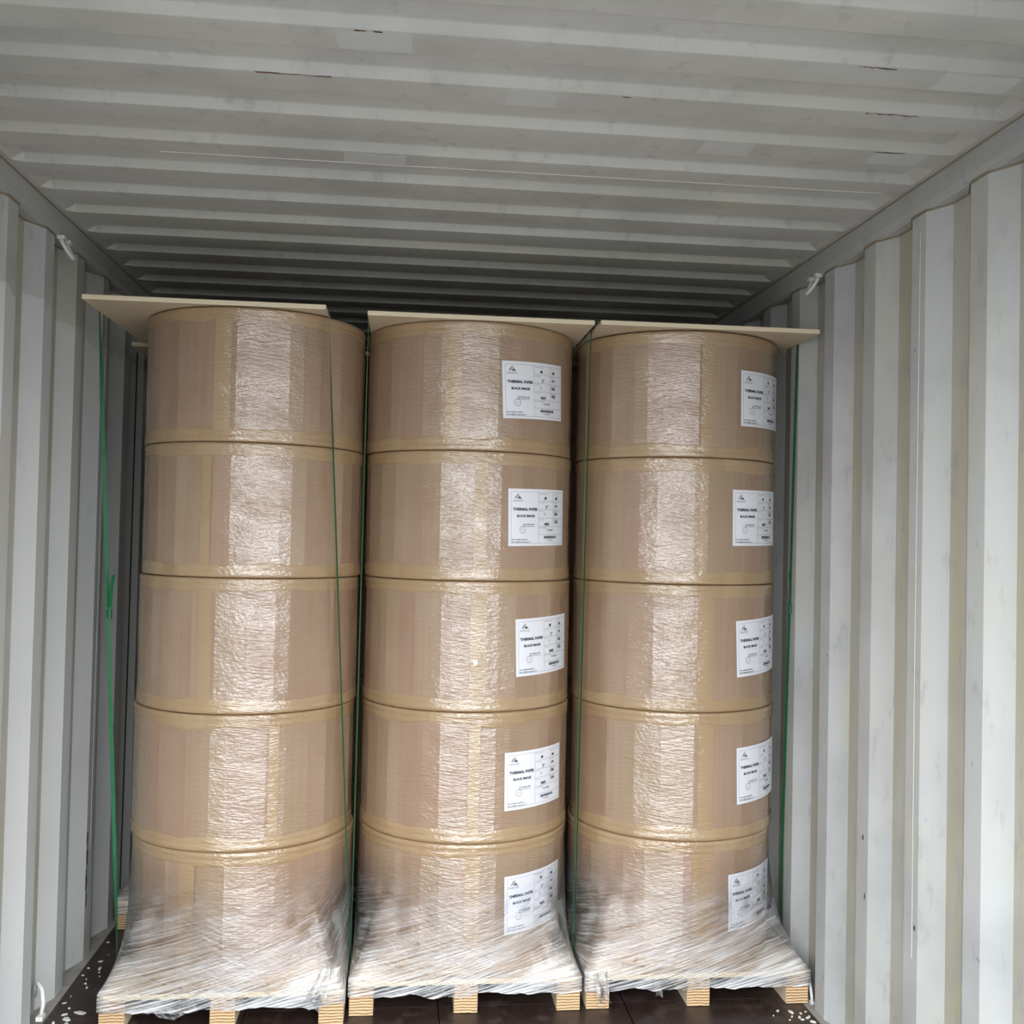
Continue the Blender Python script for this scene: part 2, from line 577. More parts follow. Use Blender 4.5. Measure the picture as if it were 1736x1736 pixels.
for side, nm in ((-1, 'trim_1'), (1, 'trim_2')):            # top side rails
    sec = [(1.1593, H + 0.004), (1.1593, 2.314), (1.1640, 2.302), (1.1745, RAIL_Z), (1.222, RAIL_Z), (1.222, H + 0.03)]
    V = [(side * x, y, z) for y in (Y_DOOR, Y_END) for x, z in sec]
    n = len(sec)
    Fc = [(i, (i + 1) % n, (i + 1) % n + n, i + n) for i in range(n)] + [tuple(range(n))[::-1], tuple(range(n, 2 * n))]
    if side > 0:
        Fc = [q[::-1] for q in Fc]
    o = struct(obj(nm, mesh(nm, V, Fc, [M_RAIL])))
    v, f = tube_data([(side * 1.1590, y * 0.5, H - 0.001) for y in range(2, 12)], 0.0028, 6)
    obj('sealant_bead', mesh('sealant_bead', v, f, [M_SEAL]), o)

for side, nm in ((-1, 'baseboard_left'), (1, 'baseboard_right')):     # sloping kick plate along the floor edge
    sec = [(1.146, -0.030), (1.146, 0.0), (1.212, -0.012), (1.212, -0.030)]
    V = [(side * x, y, z) for y in (Y_DOOR, Y_END) for x, z in sec]
    Fc = [(i, (i + 1) % 4, (i + 1) % 4 + 4, i + 4) for i in range(4)] + [(3, 2, 1, 0), (4, 5, 6, 7)]
    if side > 0:
        Fc = [q[::-1] for q in Fc]
    struct(obj(nm, mesh(nm, V, Fc, [plain(nm + '_steel', (0.34, 0.32, 0.29), 0.6, 0.45, 18)])))

floor = struct(box('floor', -1.215, 1.215, Y_DOOR, Y_END, -0.03, -0.012, [M_FLOOR]))
xs = [-1.145, -0.575, 0.003, 0.581, 1.145]
for yk in range(3):
    ya = Y_DOOR + yk * 2.05
    for i in range(4):
        box('floor_panel', xs[i] + 0.002, xs[i + 1] - 0.002, ya + 0.002, min(ya + 2.05, Y_END) - 0.002, -0.012, 0.0, [M_FLOOR], floor)

V, Fc = [], []
for i in range(41):                                             # corrugated front end, deep in the dark
    x = -1.21 + i * 0.0605
    d = [0, 0, 0.04, 0.04][i % 4]
    V += [(x, Y_END + d, 0), (x, Y_END + d, H + 0.03)]
for i in range(40):
    Fc.append((2 * i, 2 * i + 1, 2 * i + 3, 2 * i + 2)[::-1])
struct(obj('wall_back', mesh('wall_back', V, Fc, [M_WALL])))
# door frame round the open end
struct(box('trim_3', -1.22, 1.22, Y_DOOR - 0.10, Y_DOOR, 2.28, H + 0.06, [M_RAIL]))
struct(box('trim_4', -1.23, -1.145, Y_DOOR - 0.10, Y_DOOR, -0.03, 2.28, [M_RAIL]))
struct(box('trim_5', 1.145, 1.23, Y_DOOR - 0.10, Y_DOOR, -0.03, 2.28, [M_RAIL]))
struct(box('trim_6', -1.22, 1.22, Y_DOOR - 0.10, Y_DOOR, -0.20, -0.012, [M_RAIL]))
struct(box('ground', -25, 25, -40, 25, -1.35, -1.25, [M_CONC]))


# lashing rings
def ring(label, pts, tab, rad=0.006):
    v, f = tube_data(pts, rad, 8)
    r = obj('lashing_ring', mesh('lashing_ring', v, f, [M_RING], smooth=True))
    thing(r, label, 'lashing ring')
    for (x0, x1, y0, y1, z0, z1) in tab:
        box('weld_tab', x0, x1, y0, y1, z0, z1, [M_RING], r, bevel=0.002)
    return r


def arc(side, y, z, drop, out):
    pts = []
    for i in range(13):
        a = PI * i / 12
        pts.append((side * (W2 - 0.004 - out * math.sin(a)), y - 0.026 * math.cos(a), z - drop * math.sin(a) ** 0.8))
    return pts


ring('bent white steel ring under the roof rail beside the unlabelled roll stack', arc(-1, 3.135, 2.300, 0.055, 0.030), [(-1.172, -1.150, 3.098, 3.122, 2.292, 2.304), (-1.172, -1.150, 3.150, 3.174, 2.292, 2.304)])
ring('bent white steel ring under the roof rail beside the labelled rolls', arc(1, 3.140, 2.300, 0.055, 0.030), [(1.150, 1.172, 3.104, 3.126, 2.292, 2.304), (1.150, 1.172, 3.156, 3.178, 2.292, 2.304)])
ring('white steel floor ring at the wall foot near the unlabelled roll stack', [(-1.155, 3.12, 0.012), (-1.150, 3.125, 0.05), (-1.158, 3.135, 0.085), (-1.172, 3.15, 0.098), (-1.186, 3.165, 0.085), (-1.192, 3.175, 0.05)], [(-1.165, -1.145, 3.105, 3.135, 0.006, 0.020)])
ring('white steel floor ring at the wall foot near the labelled rolls', [(1.1768, 3.113, -0.004), (1.1760, 3.116, 0.020), (1.1770, 3.130, 0.045), (1.1820, 3.155, 0.060), (1.1890, 3.178, 0.050), (1.1920, 3.190, 0.020), (1.1920, 3.192, -0.006)], [(1.1700, 1.1830, 3.108, 3.124, -0.009, 0.004)], 0.005)

# ------------------------------------------------------------------ shared meshes: roll body, tape bands
RH = 0.400            # roll height (pitch of the stack)
NSEG = 88


def revolve(name, prof_fn, nlev, mat, r_uv):
    """prof_fn(level, angle) -> (radius, z)"""
    V, UV, Fc = [], [], []
    for lv in range(nlev):
        for j in range(NSEG + 1):
            a = -PI + 2 * PI * j / NSEG
            r, z = prof_fn(lv, a)
            V.append((r * math.sin(a), -r * math.cos(a), z))
            UV.append((a * r_uv, z))
    n1 = NSEG + 1
    for lv in range(nlev - 1):
        for j in range(NSEG):
            p = lv * n1 + j
            Fc.append((p, p + 1, p + 1 + n1, p + n1))
    return V, Fc, UV


def roll_body(R, seed):
    """roll wrapped in overlapping lengths of kraft paper: each length lies nearly flat, so the wall is faintly faceted"""
    rnd = random.Random(seed * 17 + 5)
    cuts = [-PI]
    while cuts[-1] < PI - 0.30:
        cuts.append(cuts[-1] + rnd.choice((0.10, 0.13, 0.17, 0.21, 0.25)))
    cuts.append(PI)
    zs = [(0.0, None), (0.0, -0.006), (0.0015, -0.002), (0.005, 0.0)] + [(0.04 + 0.032 * i, 0) for i in range(11)] + [(0.3938, 0.0), (0.3973, -0.002), (0.3988, -0.006), (0.3988, None)]
    edge = [rnd.uniform(-0.0016, 0.0016) for _ in cuts]
    edge[-1] = edge[0]
    V, UV, Fc = [], [], []
    nl = len(zs)
    for ci, (c0, c1) in enumerate(zip(cuts[:-1], cuts[1:])):
        mid, hw = (c0 + c1) / 2, (c1 - c0) / 2
        base = len(V)
        n = 4
        for lv, (z, dr) in enumerate(zs):
            for q in range(n + 1):
                a = c0 + (c1 - c0) * q / n
                if dr is None:
                    r = 0.04
                else:
                    chord = R * math.cos(hw) / math.cos(a - mid) + 0.0007
                    flat = min(1.0, min(z, RH - z) / 0.06)
                    w = noise.noise((math.sin(a) * 2.2, math.cos(a) * 2.2, z * 6 + seed * 3.1)) * 0.0014
                    r = R + dr + (chord - R) * 0.75 * flat + w * flat + flat * (edge[ci] * (1 - q / n) + edge[ci + 1] * q / n)
                V.append((r * math.sin(a), -r * math.cos(a), z))
                UV.append((a * R, z))
        for lv in range(nl - 1):
            for q in range(n):
                p = base + lv * (n + 1) + q
                Fc.append((p, p + 1, p + n + 2, p + n + 1))
    return mesh('wrapper', V, Fc, [M_KRAFT], UV, True)


def band(R, top, seed):
    def fn(lv, a):
        e = noise.noise((math.sin(a) * 3, math.cos(a) * 3, seed * 2.3)) * 0.010 + noise.noise((math.sin(a) * 11, math.cos(a) * 11, seed * 1.3)) * 0.0045
        cr = noise.noise((math.sin(a) * 14, math.cos(a) * 14, seed * 5.1)) * 0.0024
        sag = noise.noise((math.sin(a) * 6, math.cos(a) * 6, seed * 4.4)) * 0.0030
        lev = [(0.0400 + e, 0.0006), (0.0385 + e, 0.0014), (0.026, 0.0016 + cr * 0.4), (0.0185 + sag, 0.0006 - cr * 0.5), (0.0150 + sag, 0.0024 + cr * 0.8), (0.010, 0.0018 + cr), (0.0042, 0.0020 + cr * 0.6), (0.0012 + abs(sag) * 0.3, -0.0010), (0.0004, -0.012)]
        z, dr = lev[lv]
        return R + dr, (RH - 0.0008 - z if top else z)
    V, Fc, UV = revolve('edge_tape', fn, 9, M_TAPE, R)
    if top:
        Fc = [q[::-1] for q in Fc]
    Fc = [q[::-1] for q in Fc]
    return mesh('edge_tape', V, Fc, [M_TAPE], UV, True)


RS = {1: 0.3440, 2: 0.3435, 3: 0.3405}
BODY = {(s, i): roll_body(RS[s], s * 10 + i) for s in RS for i in range(5)}
BTOP = {(s, i): band(RS[s], True, s * 7 + i) for s in RS for i in range(5)}
BBOT = {(s, i): band(RS[s], False, s * 9 + i + 50) for s in RS for i in range(5)}


# ------------------------------------------------------------------ label artwork (flat, in label metres, origin top left, v down)
LW, LH = 0.248, 0.178
INK, GREY, OCHRE = [], [], []        # each: (verts2d, faces)


def text(dst, body, u0, vmid, hgt, width=None, bold=0.0):
    cu = bpy.data.curves.new('t', 'FONT')
    cu.body = body
    cu.size = hgt * 1.38
    cu.offset = bold
    cu.resolution_u = 2
    o = bpy.data.objects.new('t', cu)
    COL.objects.link(o)
    bpy.context.view_layer.update()
    me = bpy.data.meshes.new_from_object(o.evaluated_get(bpy.context.evaluated_depsgraph_get()))
    xs = [v.co.x for v in me.vertices]
    ys = [v.co.y for v in me.vertices]
    x0, x1, y0, y1 = min(xs), max(xs), min(ys), max(ys)
    sx = (width / (x1 - x0)) if width else 1.0
    ym = (y0 + y1) / 2
    dst.append(([(u0 * LW + (v.co.x - x0) * sx, vmid * LH - (v.co.y - ym)) for v in me.vertices], [tuple(p.vertices) for p in me.polygons]))
    bpy.data.objects.remove(o)
    bpy.data.curves.remove(cu)
    bpy.data.meshes.remove(me)


def line(dst, u0, v0, u1, v1, w=0.0007):
    x0, y0, x1, y1 = u0 * LW, v0 * LH, u1 * LW, v1 * LH
    n = max(1, int(abs(x1 - x0) / 0.012))
    L = math.hypot(x1 - x0, y1 - y0)
    nx, ny = -(y1 - y0) / L * w / 2, (x1 - x0) / L * w / 2
    V, Fc = [], []
    for i in range(n + 1):
        t = i / n
        x, y = x0 + (x1 - x0) * t, y0 + (y1 - y0) * t
        V += [(x + nx, y + ny), (x - nx, y - ny)]
    for i in range(n):
        Fc.append((2 * i, 2 * i + 1, 2 * i + 3, 2 * i + 2))
    dst.append((V, Fc))


def poly(dst, pts):
    dst.append(([(a * LW, b * LH) for a, b in pts], [tuple(range(len(pts)))]))


def circle(dst, u, v, r, w, n=28):
    V, Fc = [], []
    for i in range(n):
        a = 2 * PI * i / n
        for q in (r - w / 2, r + w / 2):
            V.append((u * LW + q * math.cos(a), v * LH + q * math.sin(a)))
    for i in range(n):
        a, b = 2 * i, 2 * ((i + 1) % n)
        Fc.append((a, a + 1, b + 1, b))
    dst.append((V, Fc))


for a in ((.04, .054, .975, .054), (.04, .953, .975, .953), (.04, .054, .04, .953), (.975, .054, .975, .953), (.453, .054, .453, .953), (.735, .054, .735, .66)):
    line(GREY, *a, w=0.0009)
for vv in (.21, .36, .51, .66, .80):
    line(GREY, .453, vv, .975, vv, w=0.0009)
text(INK, 'THERMAL PAPER', .062, .357, .0082, .374 * LW, .0006)
text(INK, 'BLACK IMAGE', .118, .474, .0072, .268 * LW, .0005)
text(GREY, 'DAVOS', .066, .208, .0066, .135 * LW, .0002)
text(INK, 'winding side', .215, .625, .0050, .165 * LW, .0001)
line(INK, .205, .657, .385, .657, .0011)
line(INK, .207, .605, .207, .665, .0010)
circle(INK, .200, .716, .0104, .0011)
circle(GREY, .200, .716, .0030, .0008, 14)
text(INK, 'Service&complaint:', .046, .888, .0044, .235 * LW, .0001)
text(INK, 'davos@davosgroup.ru', .046, .931, .0044, .270 * LW, .0001)
text(GREY, 'GRAMMAGE', .462, .082, .0036, .160 * LW)
text(INK, '48', .550, .158, .0078, None, .0007)
text(GREY, 'CORE', .462, .238, .0036, .100 * LW)
text(INK, '3"', .580, .318, .0100, None, .0004)
text(GREY, 'JOINTS', .462, .388, .0036, .085 * LW)
text(INK, '1', .556, .440, .0080, None, .0005)
text(GREY, 'COLOR', .462, .538, .0036, .085 * LW)
text(INK, 'WHITE', .555, .620, .0078, .095 * LW, .0007)
text(GREY, 'WIDTH', .742, .085, .0036, .080 * LW)
text(INK, '400', .775, .160, .0078, .055 * LW, .0008)
text(GREY, 'DIAMETER', .742, .235, .0036, .100 * LW)
text(INK, '690', .770, .300, .0078, .060 * LW, .0008)
text(INK, 'GROSS WEIGHT', .742, .392, .0036, .130 * LW)
text(INK, '178.5', .760, .440, .0078, .080 * LW, .0008)
text(INK, 'NET WEIGHT', .742, .535, .0036, .110 * LW)
text(INK, '177.0', .765, .580, .0078, .080 * LW, .0008)
text(GREY, 'ROLL NUMBER', .462, .682, .0036, .140 * LW)
text(GREY, 'VC34832', .600, .722, .0062, .135 * LW, .0004)
text(GREY, 'VC34832', .605, .902, .0042, .125 * LW, .0002)
rb = random.Random(3)
ux = .550
while ux < .80:
    wd = rb.choice((.0035, .0055, .008))
    poly(INK, [(ux, .825), (ux + wd, .825), (ux + wd, .872), (ux, .872)])
    ux += wd + rb.choice((.003, .0045))
poly(GREY, [(.080, .168), (.122, .095), (.142, .118), (.112, .168)])
poly(OCHRE, [(.122, .090), (.135, .072), (.158, .102), (.142, .132), (.134, .112)])
poly(INK, [(.122, .172), (.150, .122), (.188, .172)])
poly(OCHRE, [(.144, .152), (.150, .142), (.157, .152)])


def wrap_print(name, items, mat, R, th, ztop, tilt, lift, parent):
    V, Fc = [], []
    for vs, fs in items:
        o = len(V)
        V += [lab_pt(u, v, R, th, ztop, tilt, lift) for u, v in vs]
        Fc += [tuple(i + o for i in q) for q in fs]
    o = obj(name, mesh(name, V, Fc, [mat]), parent)
    o['kind'] = 'stuff'
    return o


def lab_pt(u, v, R, th, ztop, tilt, lift):
    uu = u + tilt * v
    zz = ztop - v + tilt * u
    a = th + uu / R
    return ((R + lift) * math.sin(a), -(R + lift) * math.cos(a), zz)


def make_label(parent, R, th_deg, ztop, tilt):
    th = math.radians(th_deg)
    nu, nv = 16, 4
    V, Fc = [], []
    for li, lift in enumerate((0.0028, 0.0023)):
        for j in range(nv + 1):
            for i in range(nu + 1):
                V.append(lab_pt(LW * i / nu, LH * j / nv, R, th, ztop, tilt, lift))
    n = (nu + 1) * (nv + 1)
    for j in range(nv):
        for i in range(nu):
            a = j * (nu + 1) + i
            Fc.append((a, a + nu + 1, a + nu + 2, a + 1))
            Fc.append((a + n, a + 1 + n, a + nu + 2 + n, a + nu + 1 + n))
    lab = obj('label', mesh('label', V, Fc, [M_PAPER], smooth=True), parent)
    lab['label'] = 'white printed paper label'
    wrap_print('label_print', INK, M_INK, R, th, ztop, tilt, 0.0034, lab)
    wrap_print('label_ruling', GREY, M_INK_GREY, R, th, ztop, tilt, 0.0032, lab)
    wrap_print('label_logo', OCHRE, M_PINK, R, th, ztop, tilt, 0.0036, lab)
    return lab


def make_strip(parent, R, deg, width, z0, z1):
    """vertical closing tape"""
    V, Fc, UV = [], [], []
    n = 4
    for z in (z0, z1):
        for i in range(n + 1):
            a = math.radians(deg) + (i / n - 0.5) * width / R
            V.append(((R + 0.0018) * math.sin(a), -(R + 0.0018) * math.cos(a), z))
            UV.append((a * R, z))
    for i in range(n):
        Fc.append((i, i + 1, i + n + 2, i + n + 1))
    return obj('tape_strip', mesh('tape_strip', V, Fc, [M_TAPE], UV, True), parent)


# ------------------------------------------------------------------ stacks
DECK = 0.105
FOOT = 0.0012         # a strap's thickness: the pallets stand on the straps that pass under them
LEVEL = ['bottom', 'second from the bottom', 'middle', 'second from the top', 'topmost']
STACKS = {
    1: dict(xc=[-0.624, -0.631, -0.626, -0.620, -0.622], yc=3.395, pal=(-0.973, -0.2785, 3.050, 3.750), board=(-1.081, -0.381, 3.050, 3.750)),
    2: dict(xc=[0.084, 0.085, 0.083, 0.080, 0.077], yc=3.450, pal=(-0.265, 0.434, 3.100, 3.800), board=(-0.260, 0.439, 3.098, 3.800)),
    3: dict(xc=[0.788, 0.795, 0.791, 0.790, 0.790], yc=3.452, pal=(0.454, 1.160, 3.105, 3.805), board=(0.459, 1.164, 3.098, 3.800)),
}
STNAME = {1: 'the unlabelled stack', 2: 'the labelled stack standing between two stacks', 3: 'the labelled stack standing against the wall'}
LABELS = {  # per roll from the bottom: angle of the left edge (deg), height of its top, tilt
    2: [(18.9, 0.400, .017), (17.5, 0.779, .013), (22.3, 1.188, .037), (17.2, 1.592, .020), (12.7, 1.986, .045)],
    3: [(19.7, 0.395, .020), (22.4, 0.790, .030), (21.4, 1.191, .047), (18.2, 1.607, .014), (22.4, 1.989, .015)],
}
STRIPS = {1: [(-20, .05), (22, .03), (-14, .04), (-16, .03), (-9, .05)],
          2: [(2, .045), (1.5, .035), (2.5, .05), (3, .04), (-12, .05)],
          3: [(4, .06), (4, .05), (3.5, .05), (1, .02), (3, .045)]}


def pallet(x0, x1, y0, y1, label, group=None):
    e = bpy.data.objects.new('plywood_pallet', None)
    COL.objects.link(e)
    e.location = ((x0 + x1) / 2, (y0 + y1) / 2, 0)
    thing(e, label, 'pallet', group)
    hx, hy = (x1 - x0) / 2, (y1 - y0) / 2
    box('deck_board', -hx - .003, hx + .003, -hy - .006, hy + .006, DECK - 0.016, DECK, [M_PLY, M_PLYEDGE], e, fmat=[0, 0, 1, 1, 1, 1], bevel=0.0015)
    for cx in (-hx + 0.036, 0.0, hx - 0.036):
        box('stringer', cx - 0.036, cx + 0.036, -hy, hy, FOOT, DECK - 0.016, [M_LVL, M_PLY], e, fmat=[1, 1, 0, 1, 0, 1], bevel=0.0015)
    return e


def cover_board(x0, x1, y0, y1, z, label, group=None, rz=0.0):
    e = bpy.data.objects.new('cover_board', None)
    v, f = box_data(-(x1 - x0) / 2, (x1 - x0) / 2, -(y1 - y0) / 2, (y1 - y0) / 2, 0, 0.0145)
    o = obj('cover_board', mesh('cover_board', v, f, [M_PLY, M_PLYEDGE], fmat=[0, 0, 1, 1, 1, 1]), None, ((x0 + x1) / 2, (y0 + y1) / 2, z))
    bpy.data.objects.remove(e)
    o.rotation_euler.z = rz
    b = o.modifiers.new('bevel', 'BEVEL')
    b.width = 0.0012
    return thing(o, label, 'board', group)


def paper_roll(s, i, x, y, z, label, group, front=True):
    e = bpy.data.objects.new('paper_roll', None)
    COL.objects.link(e)
    e.location = (x, y, z)
    thing(e, label, 'paper roll', group)
    obj('wrapper', BODY[(s, i)], e)
    if front:
        obj('edge_tape', BTOP[(s, i)], e)
        obj('edge_tape', BBOT[(s, i)], e)
        d, w = STRIPS[s][i]
        make_strip(e, RS[s], d, w, 0.034, 0.362)
        if s in LABELS:
            th, zt, ti = LABELS[s][i]
            make_label(e, RS[s], th, zt - z, ti)
    return e


def skirt_pt(th, z, hx, hy, rc, cxo, cyo, loose):
    """film round the load: the roll's circle above, the pallet's outline at the deck, always outside both"""
    sx, cy = math.sin(th), -math.cos(th)
    rsq = min((hx + 0.0040) / max(abs(sx), 1e-4), (hy + 0.0075) / max(abs(cy), 1e-4))
    top = 0.470
    t = min(1.0, max(0.0, (top - z) / (top - DECK - 0.002)))
    s = t ** 2.1
    cx, cyy = cxo * (1 - s), cyo * (1 - s)
    rr = rc + 0.0042
    stand = max(0.0, rsq - rr)
    r = rr * (1 - s) + rsq * s
    r -= loose * 4 * t * (1 - t) * abs(noise.noise((sx * 9, cy * 9, z * 14))) * 0.25 * stand
    x, y = cx + r * sx, cyy + r * cy
    d = math.hypot(x - cxo, y - cyo)
    if z > DECK and d < rr:
        x, y = cxo + (x - cxo) * rr / d, cyo + (y - cyo) * rr / d
    return (x, y, z)


def stretch_film(s, label, p=None):
    p = p or STACKS[s]
    x0, x1, y0, y1 = p['pal']
    cx, cy = (x0 + x1) / 2, (y0 + y1) / 2
    hx, hy = (x1 - x0) / 2, (y1 - y0) / 2
    n = 144
    zs = [0.470 - 0.0135 * i for i in range(27)]
    zs = [z for z in zs if z > DECK + 0.006] + [DECK + 0.002]
    ths = [-PI + 2 * PI * j / n for j in range(n + 1)]
    for sa in (-1, 1):                                    # a column of points on every pallet corner
        for ca in (-1, 1):
            c = math.atan2(sa * (hx + 0.0040), -ca * (hy + 0.0075))
            ths[min(range(n + 1), key=lambda q: abs(ths[q] - c))] = c
    V, UV, Fc = [], [], []
    for z in zs:
        for th in ths:
            V.append(skirt_pt(th, z, hx, hy, RS[s], p['xc'][0] - cx, p['yc'] - cy, 1.0))
            UV.append((th * 0.40, z - DECK + 0.06))
    nl = len(zs)
    for lv in range(3):                                   # hangs down round the pallet edge
        for th in ths:
            b = skirt_pt(th, DECK, hx, hy, RS[s], 0, 0, 0)
            ragged = 0.047 + 0.016 * noise.noise((math.sin(th) * 5, math.cos(th) * 5, s * 3.7)) + 0.007 * noise.noise((math.sin(th) * 19, math.cos(th) * 19, s * 1.7))
            dz = (0.004, 0.5, 1.0)[lv] * ragged
            kx = 1.0 + 0.003 * abs(noise.noise((math.sin(th) * 25, math.cos(th) * 25, lv * 3.3)) if lv else 0.0)
            V.append((b[0], b[1] * kx, DECK + 0.001 - dz - (0.002 if lv else 0)))
            UV.append((th * 0.40, 0.06 - dz))
    for lv in range(nl + 2):
        for j in range(n):
            a = lv * (n + 1) + j
            Fc.append((a, a + n + 1, a + n + 2, a + 1))
    o = obj('stretch_film', mesh('stretch_film', V, Fc, [M_FILM], UV, True), None, (cx, cy, 0))
    return thing(o, label, 'film')


def crumple(name, parent, pts, width, seed, n_w=8):
    """loose twisted tail of film along a path, in the parent's space"""
    V, Fc = [], []
    m = len(pts)
    for i, pnt in enumerate(pts):
        pnt = Vector(pnt)
        d = Vector(pts[min(i + 1, m - 1)]) - Vector(pts[max(i - 1, 0)])
        sidev = d.cross(Vector((0.2, 1, 0.1))).normalized()
        for j in range(n_w + 1):
            t = j / n_w - 0.5
            jit = Vector((noise.noise((i * .9, j * .8, seed)), noise.noise((i * .9, j * .8, seed + 9)), noise.noise((i * .9, j * .8, seed + 19)))) * width * 0.45
            q = pnt + sidev * t * width + jit
            V.append(q)
    for i in range(m - 1):
        for j in range(n_w):
            a = i * (n_w + 1) + j
            Fc.append((a, a + 1, a + n_w + 2, a + n_w + 1))
    return obj(name, mesh(name, V, Fc, [M_CRUMPLE], smooth=True), parent)


def ribbon(pts, width, thick, widths_dir):
    """flat strap along pts; widths_dir[i] = direction of the flat side at each point"""
    V, Fc = [], []
    n = len(pts)
    for i, p in enumerate(pts):
        p = Vector(p)
        t = (Vector(pts[min(i + 1, n - 1)]) - Vector(pts[max(i - 1, 0)])).normalized()
        w = Vector(widths_dir[i]).normalized()
        nn = t.cross(w).normalized()
        for a, b in ((-.5, -.5), (.5, -.5), (.5, .5), (-.5, .5)):
            V.append(p + w * a * width + nn * b * thick)
    for i in range(n - 1):
        for j in range(4):
            a, b = 4 * i + j, 4 * i + (j + 1) % 4
            Fc.append((a, b, b + 4, a + 4))
    Fc += [(3, 2, 1, 0), (4 * n - 4, 4 * n - 3, 4 * n - 2, 4 * n - 1)]
    return V, Fc


def side_run(a, b, side, twist, n=24):
    """strap down one side of the load with a half-hearted twist"""
    pts, wd = [], []
    for i in range(n + 1):
        t = i / n
        p = Vector(a).lerp(Vector(b), t)
        ang = side * twist * min(1.0, max(0.0, (min(t, 1 - t) - 0.03) / 0.12))
        pts.append(p)
        wd.append((math.sin(ang), math.cos(ang), 0))
    return pts, wd


def strap(s, tl, tr, bl, br, zt, label, twl, twr, tail=None):
    zt2 = zt + 0.0012
    pts, wd = [], []
    a, w = side_run((tl[0], tl[1], zt), (bl[0], bl[1], 0.16), 1, twl)
    c, w2 = side_run((tr[0], tr[1], zt), (br[0], br[1], 0.16), 1, twr)
    xm, ym = (bl[0] + br[0]) / 2, (bl[1] + br[1]) / 2
    pts += [(xm, ym, 0.0006), (bl[0] + 0.0035, bl[1], 0.0006), (bl[0] + .0001, bl[1], 0.003)] + a[::-1]
    wd += [(0, 1, 0)] * 3 + w[::-1]
    pts += [(tl[0] + 0.004, tl[1], zt2), (tr[0] - 0.004, tr[1], zt2)]
    wd += [(0, 1, 0)] * 2
    pts += c + [(br[0] - .0001, br[1], 0.003), (br[0] - 0.0035, br[1], 0.0006), (xm, ym, 0.0006)]
    wd += w2 + [(0, 1, 0)] * 3
    v, f = ribbon(pts, 0.0125, 0.0009, wd)
    o = obj('packing_strap', mesh('packing_strap', v, f, [M_STRAP]))
    thing(o, label, 'strap')
    if tail:
        q, dirx, z = tail
        v, f = ribbon([(q[0], q[1], z - 0.10), (q[0] + dirx * .002, q[1] - .003, z - 0.04), (q[0] + dirx * 0.008, q[1] - .006, z)], 0.0125, 0.0009, [(0.5, 0.8, 0)] * 3)
        obj('strap_tail', mesh('strap_tail', v, f, [M_STRAP]), o)
        box('strap_seal', q[0] - .004, q[0] + .004, q[1] - .009, q[1] + .007, z - 0.135, z - 0.105, [M_STRAP], o, bevel=0.001)
    return o


BOARD_Z = {1: 2.108, 2: 2.1065, 3: 2.109}
for s, p in STACKS.items():
    pallet(*p['pal'], 'plywood pallet with laminated stringers under ' + STNAME[s])
    for i in range(5):
        z = DECK + i * RH + (0.0006 if i == 0 else 0.0)
        what = 'kraft paper roll without a label, %s of five in its stack' if s == 1 else ('kraft paper roll with white label, %s, in the stack between two stacks' if s == 2 else 'kraft paper roll with white label, %s, in the stack against the wall')
        r = paper_roll(s, i, p['xc'][i], p['yc'], z, what % LEVEL[i], 'wrapped rolls in the front stacks')
        if s == 2 and i == 2:      # a scrap of white paper caught under the film
            a = math.radians(1.2)
            R = RS[2] + 0.0026
            V = [(R * math.sin(a + da), -R * math.cos(a + da), zz) for da, zz in ((-.020, .158), (.016, .163), (.026, .148), (-.010, .141))]
            V += [(x * 0.9985, y * 0.9985, zz) for x, y, zz in V]
            obj('paper_scrap', mesh('paper_scrap', V, [(0, 1, 2, 3), (7, 6, 5, 4), (0, 4, 5, 1), (1, 5, 6, 2), (2, 6, 7, 3), (3, 7, 4, 0)], [M_PAPER]), r)
    b = p['board']
    cover_board(b[0], b[1], b[2], b[3], BOARD_Z[s] - 0.001, {1: 'pale plywood board on top of the unlabelled stack, overhanging towards the wall', 2: 'pale plywood board topping the stack that stands between two stacks', 3: 'pale plywood board topping the labelled stack beside the wall'}[s])

film1 = stretch_film(1, 'clear stretch film flaring over the pallet of the unlabelled stack')
film2 = stretch_film(2, 'clear stretch film flaring over the pallet between two other pallets')
film3 = stretch_film(3, 'clear stretch film flaring over the pallet against the wall')
# crumpled bundle at the corner, tails hanging under the pallets
crumple('film_bundle', film1, [(0.255, -0.386, 0.068), (0.270, -0.388, 0.095), (0.285, -0.386, 0.120), (0.298, -0.378, 0.145), (0.305, -0.360, 0.170)], 0.050, 3.0)
crumple('film_tail', film1, [(-0.205, -0.325, 0.066), (-0.18, -0.33, 0.040), (-0.14, -0.33, 0.036), (-0.105, -0.328, 0.052), (-0.085, -0.325, 0.064)], 0.034, 8.0)
crumple('film_tail', film1, [(-0.240, -0.33, 0.068), (-0.232, -0.332, 0.056), (-0.215, -0.332, 0.048), (-0.200, -0.33, 0.060)], 0.024, 12.0)
crumple('film_tail', film2, [(-0.125, -0.33, 0.070), (-.105, -0.332, 0.058), (-0.08, -0.332, 0.056), (-0.062, -0.33, 0.068)], 0.022, 15.0)
crumple('film_tail', film3, [(-0.125, -0.33, 0.078), (-0.124, -0.332, 0.060), (-0.122, -0.332, 0.045), (-0.118, -0.33, 0.032), (-0.12, -0.328, 0.024)], 0.020, 21.0)
crumple('film_bundle', film3, [(-0.320, -0.380, 0.122), (-0.316, -0.384, 0.098), (-0.310, -0.384, 0.072), (-0.306, -0.382, 0.044), (-0.298, -0.380, 0.028)], 0.040, 27.0)

